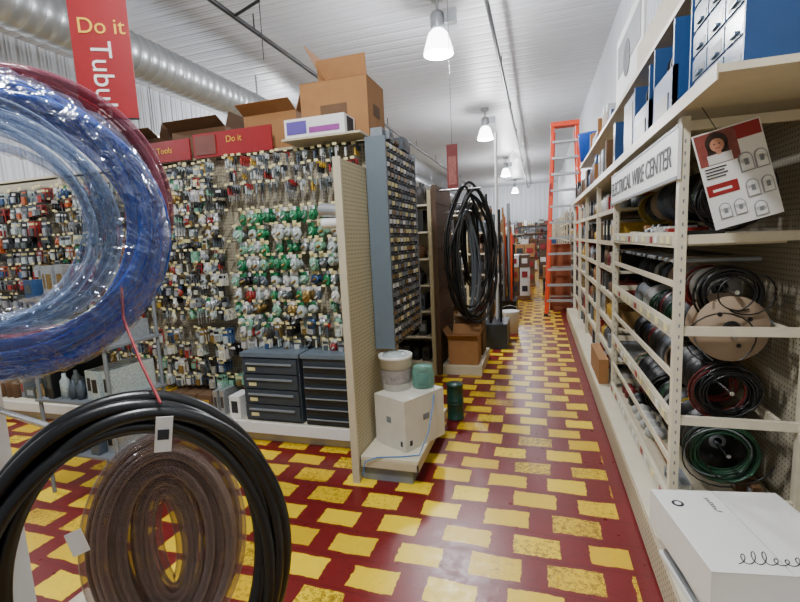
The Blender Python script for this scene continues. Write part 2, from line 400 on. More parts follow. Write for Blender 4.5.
e = empty('small_parts_drawer_cabinet')
b = MB(); b.box(-1.118,-1.0,2.98,3.72,.8,2.24,DGREY); b.box(-1.118,-.975,2.955,2.98,.8,2.26,mat('bluegrey_steel','5c6870',.4)); b.box(-1.118,-.975,3.72,3.74,.8,2.26,GREY)
b.build('cabinet_body', e)
b = MB()
nr, nc = 22, 9
for i in range(nr):
    for j in range(nc):
        y0 = 2.99+j*.081; z0 = .82+i*.0645
        b.box(-1.0,-.982,y0,y0+.074,z0,z0+.055,DGREY if (i+j)%3 else GREY); b.box(-.982,-.979,y0+.006,y0+.066,z0+.02,z0+.05,rr.choice([PAPER,WHITE,GREY,GREY,BRASS]))
        b.box(-.982,-.968,y0+.028,y0+.044,z0+.008,z0+.02,DARK)
b.build('drawers', e)
b = MB(); fill(b,2.98,3.72,'y',-1.115,-.98,2.262,.1,[DARK,DGREY,GREY,BROWN],rr,1); b.build('drawer_top_stock', e)

def open_carton(name, p0, p1, p2, z0, z1, m, flaps=True, marks=None, flapm=None):
    P0 = Vector((p0[0],p0[1],0)); u = Vector((p1[0],p1[1],0))-P0; w = u.length; u.normalize(); v = Vector((-u.y,u.x,0))
    d = (Vector((p2[0],p2[1],0))-P0).dot(v)
    if d < 0: v = -v; d = -d
    M = Matrix(((u.x,v.x,0,P0.x),(u.y,v.y,0,P0.y),(0,0,1,0),(0,0,0,1)))
    b = MB(); b.M = M; t = .006
    b.box(0,w,0,t,z0,z1,m); b.box(0,w,d-t,d,z0,z1,m); b.box(0,t,t,d-t,z0,z1,m); b.box(w-t,w,t,d-t,z0,z1,m); b.box(t,w-t,t,d-t,z0,z0+t,m)
    if flaps:
        fm = flapm or m
        b.cbox((w/2,-.05,z1+.03),(w,.004,.13),fm,rx=math.radians(60)); b.cbox((w/2,d+.03,z1+.05),(w,.004,.13),fm,rx=math.radians(-30))
        b.cbox((-.02,d/2,z1+.055),(.004,d*.95,.12),fm,ry=math.radians(-20)); b.cbox((w+.03,d/2,z1+.05),(.004,d*.95,.12),fm,ry=math.radians(35))
    else:
        b.box(0,w,0,d*.497,z1-.002,z1+.003,m); b.box(0,w,d*.503,d,z1-.002,z1+.003,m)
    if marks:
        for (a0,a1,c0,c1,mm) in marks: b.box(a0*w,a1*w,-.002,0,z0+c0*(z1-z0),z0+c1*(z1-z0),mm); b.box(-.002,0,a0*d,a1*d,z0+c0*(z1-z0),z0+c1*(z1-z0),mm)
    return b.build(name)
wc = open_carton('white_carton',(-.835,2.66),(-1.09,2.80),(-.68,3.02),.177,.52,mat('aged_white_card','ccc8ba',.6),False,[(.45,.6,.5,.62,GREY),(.1,.16,.1,.2,INK)])
b = MB()
b.lathe((-.97,2.94,.524),[(0,0),(.1,0),(.115,.22),(.12,.22),(.12,.245),(.11,.245),(.1,.03),(0,.03)],mat('white_plastic','d4d4cf',.4),seg=28)
b.lathe((-.97,2.94,.524),[(.106,.05),(.1135,.15)],mat('tub_label','8a8480',.5,var=.6,scale=30),seg=28)
b.blob((-.97,2.94,.75),(.19,.19,.07),BAG,3,12,6)
b.build('plastic_tub')
b = MB(); b.lathe((-.79,3.0,.524),[(0,0),(.075,0),(.08,.02),(.08,.11),(.07,.13),(.07,.15),(0,.15)],JAR,seg=22)
b.lathe((-.79,3.0,.53),[(0,.01),(.065,.01),(.065,.07),(0,.07)],TEAL,seg=18); b.build('plastic_jar')
b = MB()
for i in range(2): b.lathe((-.70,3.72,.002+i*.16),[(0,0),(.07,0),(.075,.01),(.07,.015),(.07,.14),(.075,.145),(.07,.155),(0,.155)],mat('green_can','10382e',.35),seg=22)
b.build('paint_can_stack')
b = MB(); b.tube([(-.7,2.95,.527),(-.69,2.86,.45),(-.70,2.74,.3),(-.74,2.64,.185),(-.85,2.6,.182),(-1.0,2.56,.182),(-1.08,2.55,.15),(-1.1,2.54,.06)],.004,mat('blue_cable','3a78b8',.4)); b.build('blue_cable', wc)
b = MB(); b.cyl((-1.36,2.72,1.78),(-1.2,2.72,1.76),.045,LGREY,seg=18); b.cyl((-1.35,2.72,1.69),(-1.24,2.72,1.69),.035,WHITE,seg=18); b.cyl((-1.3,2.72,1.78),(-1.3,3.28,1.79),.006,CHROME); b.build('hanging_tape_rolls', g)

cc = open_carton('cardboard_carton',(-1.2,3.28),(-1.75,3.28),(-1.2,3.66),2.34,2.78,CARD,False,[(.3,.7,.4,.6,CARD2)])
b = MB(); b.cbox((-1.63,3.5,2.93),(.3,.4,.006),CARD,ry=math.radians(62)); b.cbox((-1.42,3.34,2.86),(.4,.006,.18),CARD,rx=.15); b.build('carton_flaps', cc)
b = MB(); b.box(-1.78,-1.3,3.06,3.255,2.335,2.47,WHITE); b.box(-1.76,-1.6,3.056,3.06,2.36,2.45,PURPLE); b.box(-1.58,-1.34,3.056,3.06,2.36,2.40,PINK); b.box(-1.3,-1.298,3.1,3.22,2.35,2.46,INK); b.build('printed_carton', bevel=.003)
b = MB(); b.box(-1.8,-1.18,3.04,3.27,2.318,2.333,BEIGE); b.build('top_shelf', g)
open_carton('cardboard_carton',(-1.82,3.32),(-2.3,3.32),(-1.82,3.66),2.34,2.62,CARD,True)
open_carton('cardboard_carton',(-2.5,3.34),(-3.05,3.34),(-2.5,3.64),2.34,2.58,CARD2,True)
open_carton('cardboard_carton',(-3.2,3.34),(-3.8,3.34),(-3.2,3.64),2.34,2.56,CARD2,True)

# ---------------------------------------------------------------- generic further gondolas
def gondola(yf, depth, seed, endcap=True, h=2.1, pal=DULL, x0=-5.6, hdr=None):
    rr = random.Random(seed); g = empty('shelving_gondola'); b = MB()
    b.box(x0,-1.17,yf+.42,yf+.46,0,h,BEIGE)
    x = -1.2
    while x > x0: b.box(x-.02,x+.02,yf+.38,yf+.5,0,h+.02,BEIGE); x -= 1.2
    lv = [.15+i*(h-.3)/6 for i in range(7)]
    for z in lv: b.box(x0,-1.17,yf,yf+.42,z-.02,z,CREAM)
    b.box(x0,-1.17,yf+.02,yf+.42,0,.12,BEIGE)
    b.box(-1.17,-1.13,yf-.03,yf+.9,0,h,PEGY)
    b.box(x0,-1.17,yf+.46,yf+.88,0,.15,CREAM)
    b.build('frame', g)
    b = MB()
    for z in lv: fill(b,x0+.02,-1.2,'x',yf+.01,yf+.4,z,(h-.3)/6*.88,pal,rr,wmax=.12)
    b.build('shelf_goods', g)
    if endcap:
        b = MB()
        for z in (.15,.55,.95,1.3,1.65): b.box(-1.13,-.75,yf-.03,yf+.9,z-.03,z,BEIGE)
        b.box(-1.13,-.78,yf,yf+.87,0,.12,BEIGE); b.build('endcap_shelves', g)
        b = MB()
        for z in (.15,.55,.95,1.3,1.65): fill(b,yf,yf+.88,'y',-1.1,-.77,z,.32,pal,rr,1)
        b.build('endcap_goods', g)
    return g
DK = [PACKS[6],PACKS[12],DARK,DGREY,CARD2,PACKS[15],BROWN,PACKS[11],PACKS[7],BAGD]
gondola(4.95,.9,11,False,2.1,DK)
gondola(7.6,.9,12,True,2.1,DK+[RED])
gondola(10.2,.9,13,True,2.3,DK+[WHITE,CARD])
gondola(12.8,.9,14,True,2.0,DULL)
gondola(15.6,.9,15,True,2.1)
gondola(18.6,.9,16,True,2.0,DULL)
gondola(22,.9,17,True,2.1)
gondola(25.5,.9,18,True,2.1)
rr = random.Random(21); b = MB()
for z in (.2,.7,1.2,1.7,2.2): b.box(-3,1.1,30.3,30.95,z-.03,z,WOOD); fill(b,-3,1.1,'x',30.32,30.9,z,.42,DULL,rr)
b.box(-3.05,-3,30.3,30.95,0,2.5,BROWN); b.box(1.08,1.12,30.3,30.95,0,2.5,BROWN); b.build('back_wall_shelving')
# floor stacks of stock further down the aisle
def stock_stack(x, y, w, d, hs, cols):
    b = MB(); z = .1; r6 = random.Random(int(y*10))
    for k in range(3): b.box(x-w/2,x+w/2,y-d/2+k*(d-.1)/2,y-d/2+.1+k*(d-.1)/2,0.001,.08,WOOD)
    b.box(x-w/2,x+w/2,y-d/2,y+d/2,.08,.1,WOOD)
    for h in hs:
        for i in (0,1):
            c = r6.choice(cols); xa = x-w/2+i*w/2+.01
            b.box(xa,xa+w/2-.02,y-d/2+r6.uniform(.01,.05),y+d/2-.02,z,z+h-.005,c); b.box(xa+.05,xa+w/2-.07,y-d/2-.002+.008,y-d/2+.012,z+h*.3,z+h*.7,r6.choice([WHITE,RED,INK]))
        z += h
    b.build('stacked_stock_cartons', bevel=.004)
stock_stack(-.45,11.6,.5,.6,(.35,.35,.3),[CARD,WHITE,BROWN])
stock_stack(-.4,14.6,.6,.6,(.4,.4,.4),[CARD2,CARD,GREY])
stock_stack(.35,12.4,.5,.6,(.35,.3),[CARD,DARK,WHITE])
stock_stack(.3,17.0,.6,.8,(.4,.4,.5),[CARD,BROWN,BLUE])
stock_stack(-.4,20.6,.7,.8,(.4,.4,.5),[WHITE,CARD2,RED])

b = MB(); b.box(-1.128,-1.08,4.95,5.85,0,2.15,BROWN)
for z in range(8): b.box(-1.08,-1.075,4.95,5.85,.2+z*.25,.21+z*.25,CARD2)
b.build('hose_display_panel')
b = MB(); b.box(-1.07,-.62,4.98,5.86,0,.1,BEIGE); b.box(-1.07,-.62,4.98,5.86,.1,.115,CREAM); b.build('display_base', bevel=.003)

def coil(b, c, nrm, rx, rz, n, br, tr, m, seed, pts=96, seg=7, droop=0.0, twist=2, jit=.25, off=.3, flat=1.0):
    rr = random.Random(seed); c = Vector(c); nrm = Vector(nrm).normalized()
    e1 = Vector((0,0,1)).cross(nrm).normalized(); e2 = nrm.cross(e1).normalized()
    for k in range(n):
        ph = 2.39996*k+rr.uniform(-.2,.2); rad = br*math.sqrt((k+.5)/n); w1 = rr.uniform(.6,1)*flat if jit > .1 else flat; tw = rr.randint(-twist,twist)
        ph2 = rr.uniform(0,TAU); ox = rr.uniform(-off,off)*br; oz = rr.uniform(-off,off)*br
        P = []
        for i in range(pts):
            t = TAU*i/pts
            a = rad*math.cos(ph+tw*t)+jit*br*math.sin(2*t+ph2); d = rad*math.sin(ph+tw*t)*w1
            fx = 1-droop*max(0, math.sin(t))**2*.5
            P.append(c+e1*((rx+a)*math.cos(t)*fx+ox)+e2*((rz+a)*math.sin(t)+oz)+nrm*d)
        b.tube(P, tr, m, seg, True)

def hook(b, x0, y, z, x1):
    b.cyl((x0,y,z),(x1,y,z),.012,CHROME,seg=8)
b = MB(); coil(b,(-.74,5.14,1.40),(.45,-.89,0),.24,.72,6,.06,.016,BLACK,5,droop=.6,off=1.3); hook(b,-1.074,5.14,2.1,-.6); b.build('black_hose_coil')
b = MB(); coil(b,(-.82,5.40,1.25),(.8,-.6,0),.16,.62,6,.05,.017,mat('grey_hose','565c62',.45),6,droop=.5,off=.6); hook(b,-1.074,5.42,1.87,-.75); b.build('grey_hose_coil')
b = MB(); coil(b,(-.82,5.75,1.5),(.9,-.4,0),.14,.5,6,.05,.014,BLACK,8,droop=.5); hook(b,-1.074,5.75,2.0,-.75); b.build('black_hose_coil')
open_carton('cardboard_carton',(-.66,5.0),(-1.0,5.0),(-.66,5.3),.118,.42,CARD,True)
open_carton('cardboard_carton',(-.66,5.45),(-1.0,5.45),(-.66,5.8),.118,.6,CARD2,False)
b = MB(); rr = random.Random(5)
for i in range(14):
    x = -.6+rr.uniform(-.14,.1); y = 6.3+rr.uniform(0,.5)
    b.cyl((x,y,.0),(x+rr.uniform(-.05,.05),y,rr.uniform(1.6,2.2) if i else 3.0),.018,rr.choice([GREY,GREY,BROWN,DARK,LGREY,WOOD,WHITE]),seg=8)
b.box(-.78,-.42,6.25,6.9,0,.35,DGREY); b.build('pipe_bin')
b = MB()
for i in range(14):
    x = -.6+rr.uniform(-.14,.1); y = 9.0+rr.uniform(0,.6)
    b.cyl((x,y,.02),(x+rr.uniform(-.05,.05),y,rr.uniform(1.3,2.2)),.02,rr.choice([WOOD,BROWN,ORANGE,DARK,GREY]),seg=8)
b.box(-.78,-.42,8.95,9.7,0,.3,DARK); b.build('broom_rack')
b = MB()
b.lathe((-.45,7.4,0),[(0,0),(.13,0),(.15,.34),(.155,.36),(.14,.36),(.12,.02),(0,.02)],WHITE,seg=22)
b.tube([(-.6,7.4,.33),(-.57,7.38,.42),(-.45,7.36,.46),(-.33,7.38,.42),(-.3,7.4,.33)],.004,CHROME); b.build('white_bucket')
b = MB(); b.box(-1.12,-.98,5.9,5.91,2.2,2.75,mat('dull_red_banner','7c3434',.6)); b.cyl((-1.05,5.905,2.75),(-1.05,5.905,ZC),.003,DARK,seg=5); b.box(-1.1,-1.0,5.896,5.9,2.25,2.6,mat('banner_print','a06058',.6,var=.5,scale=30)); b.build('hanging_aisle_banner')

# ---------------------------------------------------------------- right wall shelving
b = MB(); b.box(1.125,1.155,.3,8.7,.2,2.6,PEGW); b.build('pegboard_wall_panel')
b = MB()
b.box(.52,1.12,.6,8.7,0,.17,BEIGE); b.box(.49,1.12,.6,8.7,.17,.2,CREAM); b.box(.488,.52,.6,8.7,.02,.17,peg_mat('kick_perforated','b4aa90',1,sp=.03))
b.build('wall_base_deck')
rk = empty('wire_spool_rack')
b = MB()
for y in (2.28,4.04):
    for x in (.6,1.09): b.box(x-.018,x+.018,y-.022,y+.022,.201,2.018,CREAM)
    for z in (1.5,1.09,.67,.3,1.98): b.box(.618,1.072,y-.012,y+.012,z-.02,z+.02,CREAM)
    for i in range(34): b.box(.597,.603,y-.0235,y-.022,.26+i*.05,.275+i*.05,GREY)
b.build('uprights', rk)
b = MB()
for z, hh in ((1.5,.035),(1.09,.035),(.67,.035),(.26,.035)):
    b.box(.578,.596,2.3,4.02,z-hh,z+hh,CREAM); b.box(1.0,1.02,2.3,4.02,z-.02,z+.02,CREAM)
    b.box(.575,.578,2.32,4.0,z-.022,z+.018,mat('label_strip','b0ac98',.4))
    y = 2.35
    while y < 3.95: b.box(.572,.575,y,y+.05,z-.018,z+.015,rr.choice([WHITE,WHITE,PAPER,PAPER,RED])); y += rr.uniform(.08,.2)
for z in (1.3,.88,.46): b.box(.584,.596,2.3,4.02,z-.014,z+.014,CREAM)
b.box(.596,1.0,2.3,4.02,1.47,1.485,BEIGE); b.box(.596,1.0,2.3,4.02,.24,.255,BEIGE)
b.build('rails', rk)
b = MB(); b.box(.57,.585,2.25,4.08,1.76,1.99,WHITE); b.box(.568,.57,2.25,4.08,1.76,1.775,DGREY); b.box(.568,.57,2.25,4.08,1.975,1.99,DGREY); b.build('sign_board', rk)
text('sign_text','ELECTRICAL WIRE CENTER',.14,(.567,4.04,1.825),(0,-1,0),(0,0,1),INK,rk)
b = MB(); b.box(.56,1.12,1.78,8.7,2.045,2.07,CREAM); b.box(.555,.56,1.78,8.7,2.022,2.075,BEIGE)
for y in (2.9,4.04,5.6,7.1,8.66): b.box(1.06,1.12,y-.02,y+.02,2.072,2.7,BEIGE)
b.box(.7,1.12,2.5,8.7,2.67,2.7,CREAM)
b.build('upper_shelf')
def reel(b, y, x, z, r, w, wire, fl, rr, full=False):
    b.lathe((x,y,z),[(.018,0),(r*.995,0),(r,.002),(r,.006),(.018,.006)],fl,axis=(0,1,0),seg=30)
    b.lathe((x,y+w,z),[(.018,0),(r,0),(r,.006),(.018,.006)],fl,axis=(0,1,0),seg=30)
    rw = r*rr.uniform(.6,.9); n = 7; pr = []
    for i in range(n*2+1): pr.append((rw+(.004 if i%2 else 0), .006+(w-.006)*i/(n*2)))
    b.lathe((x,y,z),pr,wire,axis=(0,1,0),seg=26)
    b.lathe((x,y-.002,z),[(.02,0),(.035,0),(.045,.01)],DARK if fl is not DARK else GREY,axis=(0,1,0),seg=16)
    for i in range(3):
        a = i*TAU/3+rr.random(); b.cyl((x+math.cos(a)*r*.55,y-.002,z+math.sin(a)*r*.55),(x+math.cos(a)*r*.55,y,z+math.sin(a)*r*.55),r*.07,DARK if fl is not DARK else DGREY,seg=8)
def skein(b, y, x, z, r, m, rr, n=9):
    for k in range(n):
        q = r*rr.uniform(.72,1.0); ox = rr.uniform(-.015,.015); oz = rr.uniform(-.015,.015); oy = rr.uniform(0,.05); f = rr.uniform(.88,1.05)
        P = [(x+ox+math.cos(TAU*i/30)*q, y+oy+.004*math.sin(TAU*i/15+k), z+oz+math.sin(TAU*i/30)*q*f) for i in range(30)]
        b.tube(P,.0055,m,6,True)
b = MB(); rr = random.Random(9)
RW = mat('red_wire','6a1616',.4); GW = mat('green_wire','173f28',.4); YW = mat('yellow_wire','8e781c',.4); BW = mat('blue_wire','1c3058',.4)
WIRES = [BLACK,DARK,BLACK,RW,PACKS[15],GW,GREY,BLACK,COPPER,DARK,YW,BW,BLACK]
KR = mat('kraft_flange','94806a',.7); KW = mat('white_flange','a0a09c',.5)
for z, r in ((1.72,.125),(1.26,.11),(1.06,.13),(.8,.12),(.5,.15)):
    b.cyl((.83,2.3,z),(.83,4.02,z),.01,CHROME,seg=8)
    y = 2.34; first = True
    while y < 3.85:
        w = rr.uniform(.05,.15)
        if y+w > 3.98: break
        if first and z == 1.06: reel(b,y,.83,z+.03,.15,w,mat('tan_rope','7c6242',.8),KR,rr)
        elif first and z == .5: skein(b,y+.02,.83,z-.02,.15,GW,rr,18); skein(b,y+.03,.83,z-.03,.15,BLACK,rr,8); w = .1
        elif first and z == .8: skein(b,y+.02,.84,z-.02,.13,BLACK,rr,16); skein(b,y+.05,.82,z-.03,.13,RW,rr,4); w = .11
        elif first and z == 1.72: skein(b,y+.02,.83,z-.05,.14,BLACK,rr,16); w = .1
        elif first: skein(b,y+.02,.83,z-.02,.13,BLACK,rr,12); w = .1
        else:
            q = rr.random(); ro = r*rr.uniform(.65,1.05)
            if q < .25: skein(b,y+.01,.83,z-.02,ro,rr.choice(WIRES),rr,9); w = .08
            else: reel(b,y,.83+rr.uniform(-.02,.02),z,ro,w,rr.choice(WIRES),rr.choice([DARK,DARK,DARK,DGREY,KR,KW,GREY,DARK]),rr)
        first = False; y += w+rr.uniform(.01,.04)
    for k in range(3):
        yy = 2.335+rr.uniform(-.03,.03); q = rr.uniform(.7,1.15); x0 = .83+rr.uniform(-.05,.05); n = rr.randint(10,24); p0 = rr.uniform(0,6)
        P = [(x0+math.cos(p0+i*.28)*r*q*(1+.01*i), yy-.01+.004*math.sin(i), z+math.sin(p0+i*.28)*r*q*.95-.01) for i in range(n)]
        b.tube(P,.0035,rr.choice([BLACK,BLACK,BLACK,GREY]),5)
b.build('wire_reels', rk)
b = MB(); rr = random.Random(31)
for i in range(26):
    y = 2.4+i*.062; b.cyl((.6,y,1.40),(.95,y,1.40),.010,rr.choice([GREY,CHROME,DARK]),seg=7)
fill(b,2.34,4.0,'y',.62,.8,1.487,.10,DULL+[WHITE,CARD],rr)
fill(b,2.34,4.0,'y',.62,.72,.257,.1,DULL+[WHITE,CARD,BLUE],rr,wmax=.2)
fill(b,2.34,4.0,'y',.9,1.0,.257,.12,DULL,rr)
b.build('rack_small_parts', rk)
b = MB(); rr = random.Random(32)
peg = [SILV,DARK,GREY,BAG,BAGD,PACKS[15],WHITE]
for z in (1.9,1.7,1.5,1.3,1.1,.9,.7,.5):
    y = 1.0
    while y < 2.2:
        b.box(1.05,1.123,y-.003,y+.003,z-.003,z+.003,CHROME)
        if rr.random() < .35 and y > 1.4: b.cbox((1.07,y,z-.05),(.02,.06,.09),rr.choice(peg)); b.cbox((1.05,y,z),(.003,.03,.018),PAPER)
        y += .13
b.build('wall_peg_hooks')

g2 = empty('wall_shelving'); b = MB(); rr = random.Random(40)
LV = (.45,.72,.98,1.22,1.46,1.74)
for z in LV: b.box(.62,1.05,4.1,8.68,z-.02,z,CREAM); b.box(.612,.62,4.1,8.68,z-.03,z+.01,BEIGE)
for y in (4.12,5.3,6.5,7.6,8.65): b.box(.6,.64,y-.018,y+.018,.201,2.018,CREAM)
b.build('shelves', g2)
b = MB()
for z, z2 in zip((.2,)+LV, LV+(2.03,)): fill(b,4.15,8.62,'y',.63,1.04,z,(z2-z)*.85,DULL,rr,wmax=.11)
b.build('shelf_goods', g2)
b = MB(); fill(b,4.2,8.6,'y',.6,1.05,2.075,.4,[DARK,CARD,DGREY,BROWN,GREY,BLUE,CARD2],rr); fill(b,5.8,7.7,'y',.75,1.1,2.705,.35,[CARD,WHITE,BLUE,GREY],rr); b.build('overstock_boxes')
g3 = empty('wall_shelving'); b = MB()
for z in (.2,.6,1.0,1.4,1.8): b.box(.66,1.12,10.5,29.5,z-.03,z,BEIGE)
b.box(.64,1.12,10.5,29.5,0,.17,BEIGE)
for i in range(17): b.box(.64,.68,10.5+i*1.18,10.54+i*1.18,0,2.1,BEIGE)
b.build('shelves', g3)
b = MB()
for z in (.2,.6,1.0,1.4,1.8): fill(b,10.6,29.4,'y',.7,1.1,z,.33,DULL+[WOOD],rr)
b.build('shelf_goods', g3)

def parts_cab(x0,x1,y0,y1,z0,z1,nr,nc,body,dr):
    b = MB(); b.box(x0,x1,y0,y1,z0,z1,body); b.box(x0-.012,x0,y0,y0+.012,z0,z1,body); b.box(x0-.012,x0,y1-.012,y1,z0,z1,body); b.box(x0-.012,x0,y0,y1,z1-.012,z1,body)
    dy = (y1-y0-.03)/nc; dz = (z1-z0-.03)/nr; rr = random.Random(4)
    for i in range(nr):
        for j in range(nc):
            a = y0+.018+j*dy; c = z0+.012+i*dz
            b.box(x0-.006,x0,a,a+dy-.014,c,c+dz-.018,dr); b.box(x0-.016,x0-.006,a+dy*.3,a+dy*.6,c+dz*.1,c+dz*.2,dr)
            b.box(x0-.007,x0-.006,a+dy*.1,a+dy*.8,c+dz*.08,c+dz*rr.uniform(.3,.6),rr.choice([DGREY,GREY,BAGD,PACKS[11]]))
    return b
parts_cab(.66,1.0,1.84,2.42,2.072,2.72,6,3,BLUE,mat('smoke_drawer','5a6e86',.2)).build('drawer_parts_cabinet')
b = MB()
for (y0,y1,h) in ((2.56,2.96,.46),(3.06,3.5,.42)):
    b.box(.62,.64,y0,y1,2.072,2.072+h*.55,BLUE); b.box(1.0,1.02,y0,y1,2.072,2.072+h,BLUE); b.box(.62,1.02,y0,y0+.02,2.072,2.072+h,BLUE); b.box(.62,1.02,y1-.02,y1,2.072,2.072+h,BLUE); b.box(.62,1.02,y0,y1,2.072,2.085,BLUE)
    b.box(.616,.62,y0+.08,y1-.08,2.13,2.22,DARK)
    for k in range(3):
        yy = y0+.04+k*.11
        b.cyl((.78,yy,2.4),(.78,yy+.015,2.4),.11,DARK,seg=22); b.cyl((.78,yy+.015,2.4),(.78,yy+.07,2.4),.085,BLACK,seg=18); b.cyl((.78,yy+.07,2.4),(.78,yy+.085,2.4),.11,DARK,seg=22)
b.build('blue_spool_bin')
b = MB(); b.box(.64,.95,3.6,4.0,2.072,2.5,BLUE); b.box(.636,.64,3.65,3.95,2.12,2.45,DARK); b.build('blue_storage_case', bevel=.01)
b = MB(); b.box(.8,.82,4.2,5.5,2.702,3.5,WHITE); b.box(.796,.8,4.3,5.4,3.1,3.4,GREY)
b.cyl((.797,4.9,3.15),(.793,4.9,3.15),.16,INK,seg=24); b.box(.794,.797,4.4,5.3,2.78,2.86,GREEN); b.build('display_board')
b = MB(); b.box(.74,1.08,2.7,4.1,2.702,2.95,mat('cream_box','b8ac90',.6)); b.build('long_carton', bevel=.004)
b = MB(); b.lathe((.82,8.1,2.702),[(0,0),(.16,0),(.2,.4),(.21,.42),(.19,.42),(.15,.02),(0,.02)],mat('blue_plastic','1648a0',.35),seg=24); b.build('blue_bucket')

# hanging info card
b = MB()
b.M = Matrix.Translation((.745,2.12,1.75)) @ Matrix.Rotation(math.radians(10),4,'Z') @ Matrix.Rotation(math.radians(-14),4,'Y') @ Matrix.Rotation(math.radians(-4),4,'X')
SK = mat('printed_skin','b07a60',.5); HR = mat('printed_hair','2c1a16',.5)
b.box(-.125,.125,-.0015,.0015,-.19,.19,WHITE)
b.box(-.12,.03,-.0025,-.0015,.06,.185,mat('printed_photo','7c3a34',.5,var=.6,scale=30)); b.box(.03,.12,-.0025,-.0015,.13,.185,RED)
b.cyl((-.045,-.002,.14),(-.045,-.0032,.14),.042,HR,seg=24); b.box(-.085,-.062,-.0032,-.002,.085,.14,HR); b.box(-.03,-.006,-.0032,-.002,.09,.14,HR)
b.cyl((-.045,-.0032,.132),(-.045,-.004,.132),.026,SK,seg=24); b.box(-.054,-.036,-.004,-.0032,.095,.112,SK); b.box(-.09,.0,-.0038,-.0025,.062,.098,mat('printed_shirt','c8c4c0',.5))
for q in (-.055,-.036): b.cyl((q,-.004,.136),(q,-.0045,.136),.003,HR,seg=8)
b.box(-.054,-.037,-.0045,-.004,.119,.122,RED)
PL = mat('plate_print','8a8c8e',.5)
def pln(cx,cz,w,h):
    b.cyl((cx,-.0015,cz),(cx,-.004,cz),w,PL,seg=18); b.box(cx-w,cx+w,-.004,-.0015,cz-h,cz,PL); b.cyl((cx,-.004,cz),(cx,-.006,cz),w*.8,WHITE,seg=18); b.box(cx-w*.8,cx+w*.8,-.006,-.0015,cz-h*.9,cz,WHITE); b.box(cx-w*.3,cx+w*.3,-.007,-.006,cz-h*.5,cz,GREY)
pln(.04,.05,.026,.05); pln(.095,.05,.024,.05)
for k in range(4): b.box(-.11,-.03-.01*(k%2),-.0035,-.0015,.045-k*.012,.05-k*.012,INK)
b.box(-.12,-.005,-.003,-.0015,-.06,-.015,RED); b.box(-.1,-.03,-.0034,-.003,-.045,-.035,WHITE)
pln(.04,-.055,.024,.045); pln(.095,-.055,.022,.045)
for q in (-.075,-.02): pln(q,-.115,.022,.04)
pln(.05,-.145,.024,.035)
b.cyl((-.03,0,.19),(-.06,0,.29),.002,DARK,seg=4)
b.build('hanging_info_card')

P0 = (.525,1.54)
ob = open_carton('white_carton',P0,(.45,2.02),(1.0,1.62),.30,.45,WHITE,False)
def cursive(b, org, xd, yd, z, L, H, rr, th, loops=11):
    o = Vector((org[0],org[1],0)); x = Vector((xd[0],xd[1],0)).normalized(); y = Vector((yd[0],yd[1],0)).normalized(); P = []
    n = loops*16; ks = [rr.uniform(.3,1) for _ in range(40)]
    for i in range(n):
        t = i/n*TAU*loops; k = int(t/TAU); a = H*(.25+.75*ks[k]**3)
        yy = (.5-.5*math.cos(t))*a; xx = L*i/n+L/loops*.4*math.sin(t)+yy*.45
        p = o+x*xx+y*yy; P.append((p.x,p.y,z))
    b.tube(P, th, INK, 5)
b = MB(); r5 = random.Random(12)
cursive(b,(.62,1.60),(.985,.155),(-.155,.985),.4535,.36,.11,r5,.0018)
cursive(b,(.64,2.0),(.155,-.985),(.985,.155),.4535,.10,.03,r5,.001,7)
b.build('carton_script', ob)
b = MB(); b.cyl((.53,1.93,.453),(.53,1.93,.4545),.022,INK,seg=20); b.cyl((.53,1.93,.453),(.53,1.93,.455),.012,WHITE,seg=20); b.build('carton_logo', ob)
b = MB()
for i in range(5): b.cbox((.76+.01*i,1.75-.02*i,.211+i*.0185),(.5,.5,.016),[WHITE,GREY,WHITE,PACKS[7],WHITE][i],rz=math.radians(8+rr.uniform(-3,3)))
b.build('flat_carton_stack')
b = MB(); b.cbox((.472,1.72,.1),(.004,.05,.1),YEL); b.cbox((.4695,1.72,.1),(.002,.02,.05),INK); b.cbox((.48,1.72,.1),(.016,.02,.01),BEIGE); b.build('shelf_tag')
open_carton('cardboard_carton',(.51,4.25),(.51,4.9),(.59,4.25),.202,.42,CARD,False)
b = MB(); vs = []; n1, n2 = 16, 16
for i in range(n1+1):
    for j in range(n2+1):
        u = -1+2*i/n1; v = -1+2*j/n2
        uu = u*math.sqrt(1-.45*v*v); vv = v*math.sqrt(1-.3*u*u)
        vs.append((.975+.16*uu+.0, 1.62-.03*u*u+.02*math.sin(4*v), .93+.25*vv))
fs = [(i*(n2+1)+j,(i+1)*(n2+1)+j,(i+1)*(n2+1)+j+1,i*(n2+1)+j+1) for i in range(n1) for j in range(n2)]
b.add(vs,fs,clear_mat('milky_plastic','a0a4a8',.6,.2),True); b.cyl((.975,1.62,1.17),(1.123,1.62,1.19),.005,CHROME); b.build('plastic_face_shield')

# ---------------------------------------------------------------- ladder
e = empty('step_ladder'); b = MB(); H = 3.55
def rail(b, p, q, w, d, m):
    p = Vector(p); q = Vector(q); vs = []
    for c in (p,q):
        vs += [(c.x-w/2,c.y-d/2,c.z),(c.x+w/2,c.y-d/2,c.z),(c.x+w/2,c.y+d/2,c.z),(c.x-w/2,c.y+d/2,c.z)]
    b.add(vs,[(0,3,2,1),(4,5,6,7),(0,1,5,4),(1,2,6,5),(2,3,7,6),(3,0,4,7)],m)
X0,X1,T0,T1 = .13,.83,.27,.69
rail(b,(X0,9.0,0),(T0,9.25,H),.06,.08,ORANGE); rail(b,(X1,9.0,0),(T1,9.25,H),.06,.08,ORANGE)
b.build('front_rails', e)
b = MB(); rail(b,(X0+.04,9.55,0),(T0+.03,9.33,H-.1),.04,.05,ORANGE); rail(b,(X1-.04,9.55,0),(T1-.03,9.33,H-.1),.04,.05,ORANGE)
for k in range(1,11,2):
    t = k/12; b.box(X0+.04,X1-.04,9.54-.2*t,9.56-.2*t,H*t,H*t+.03,LGREY)
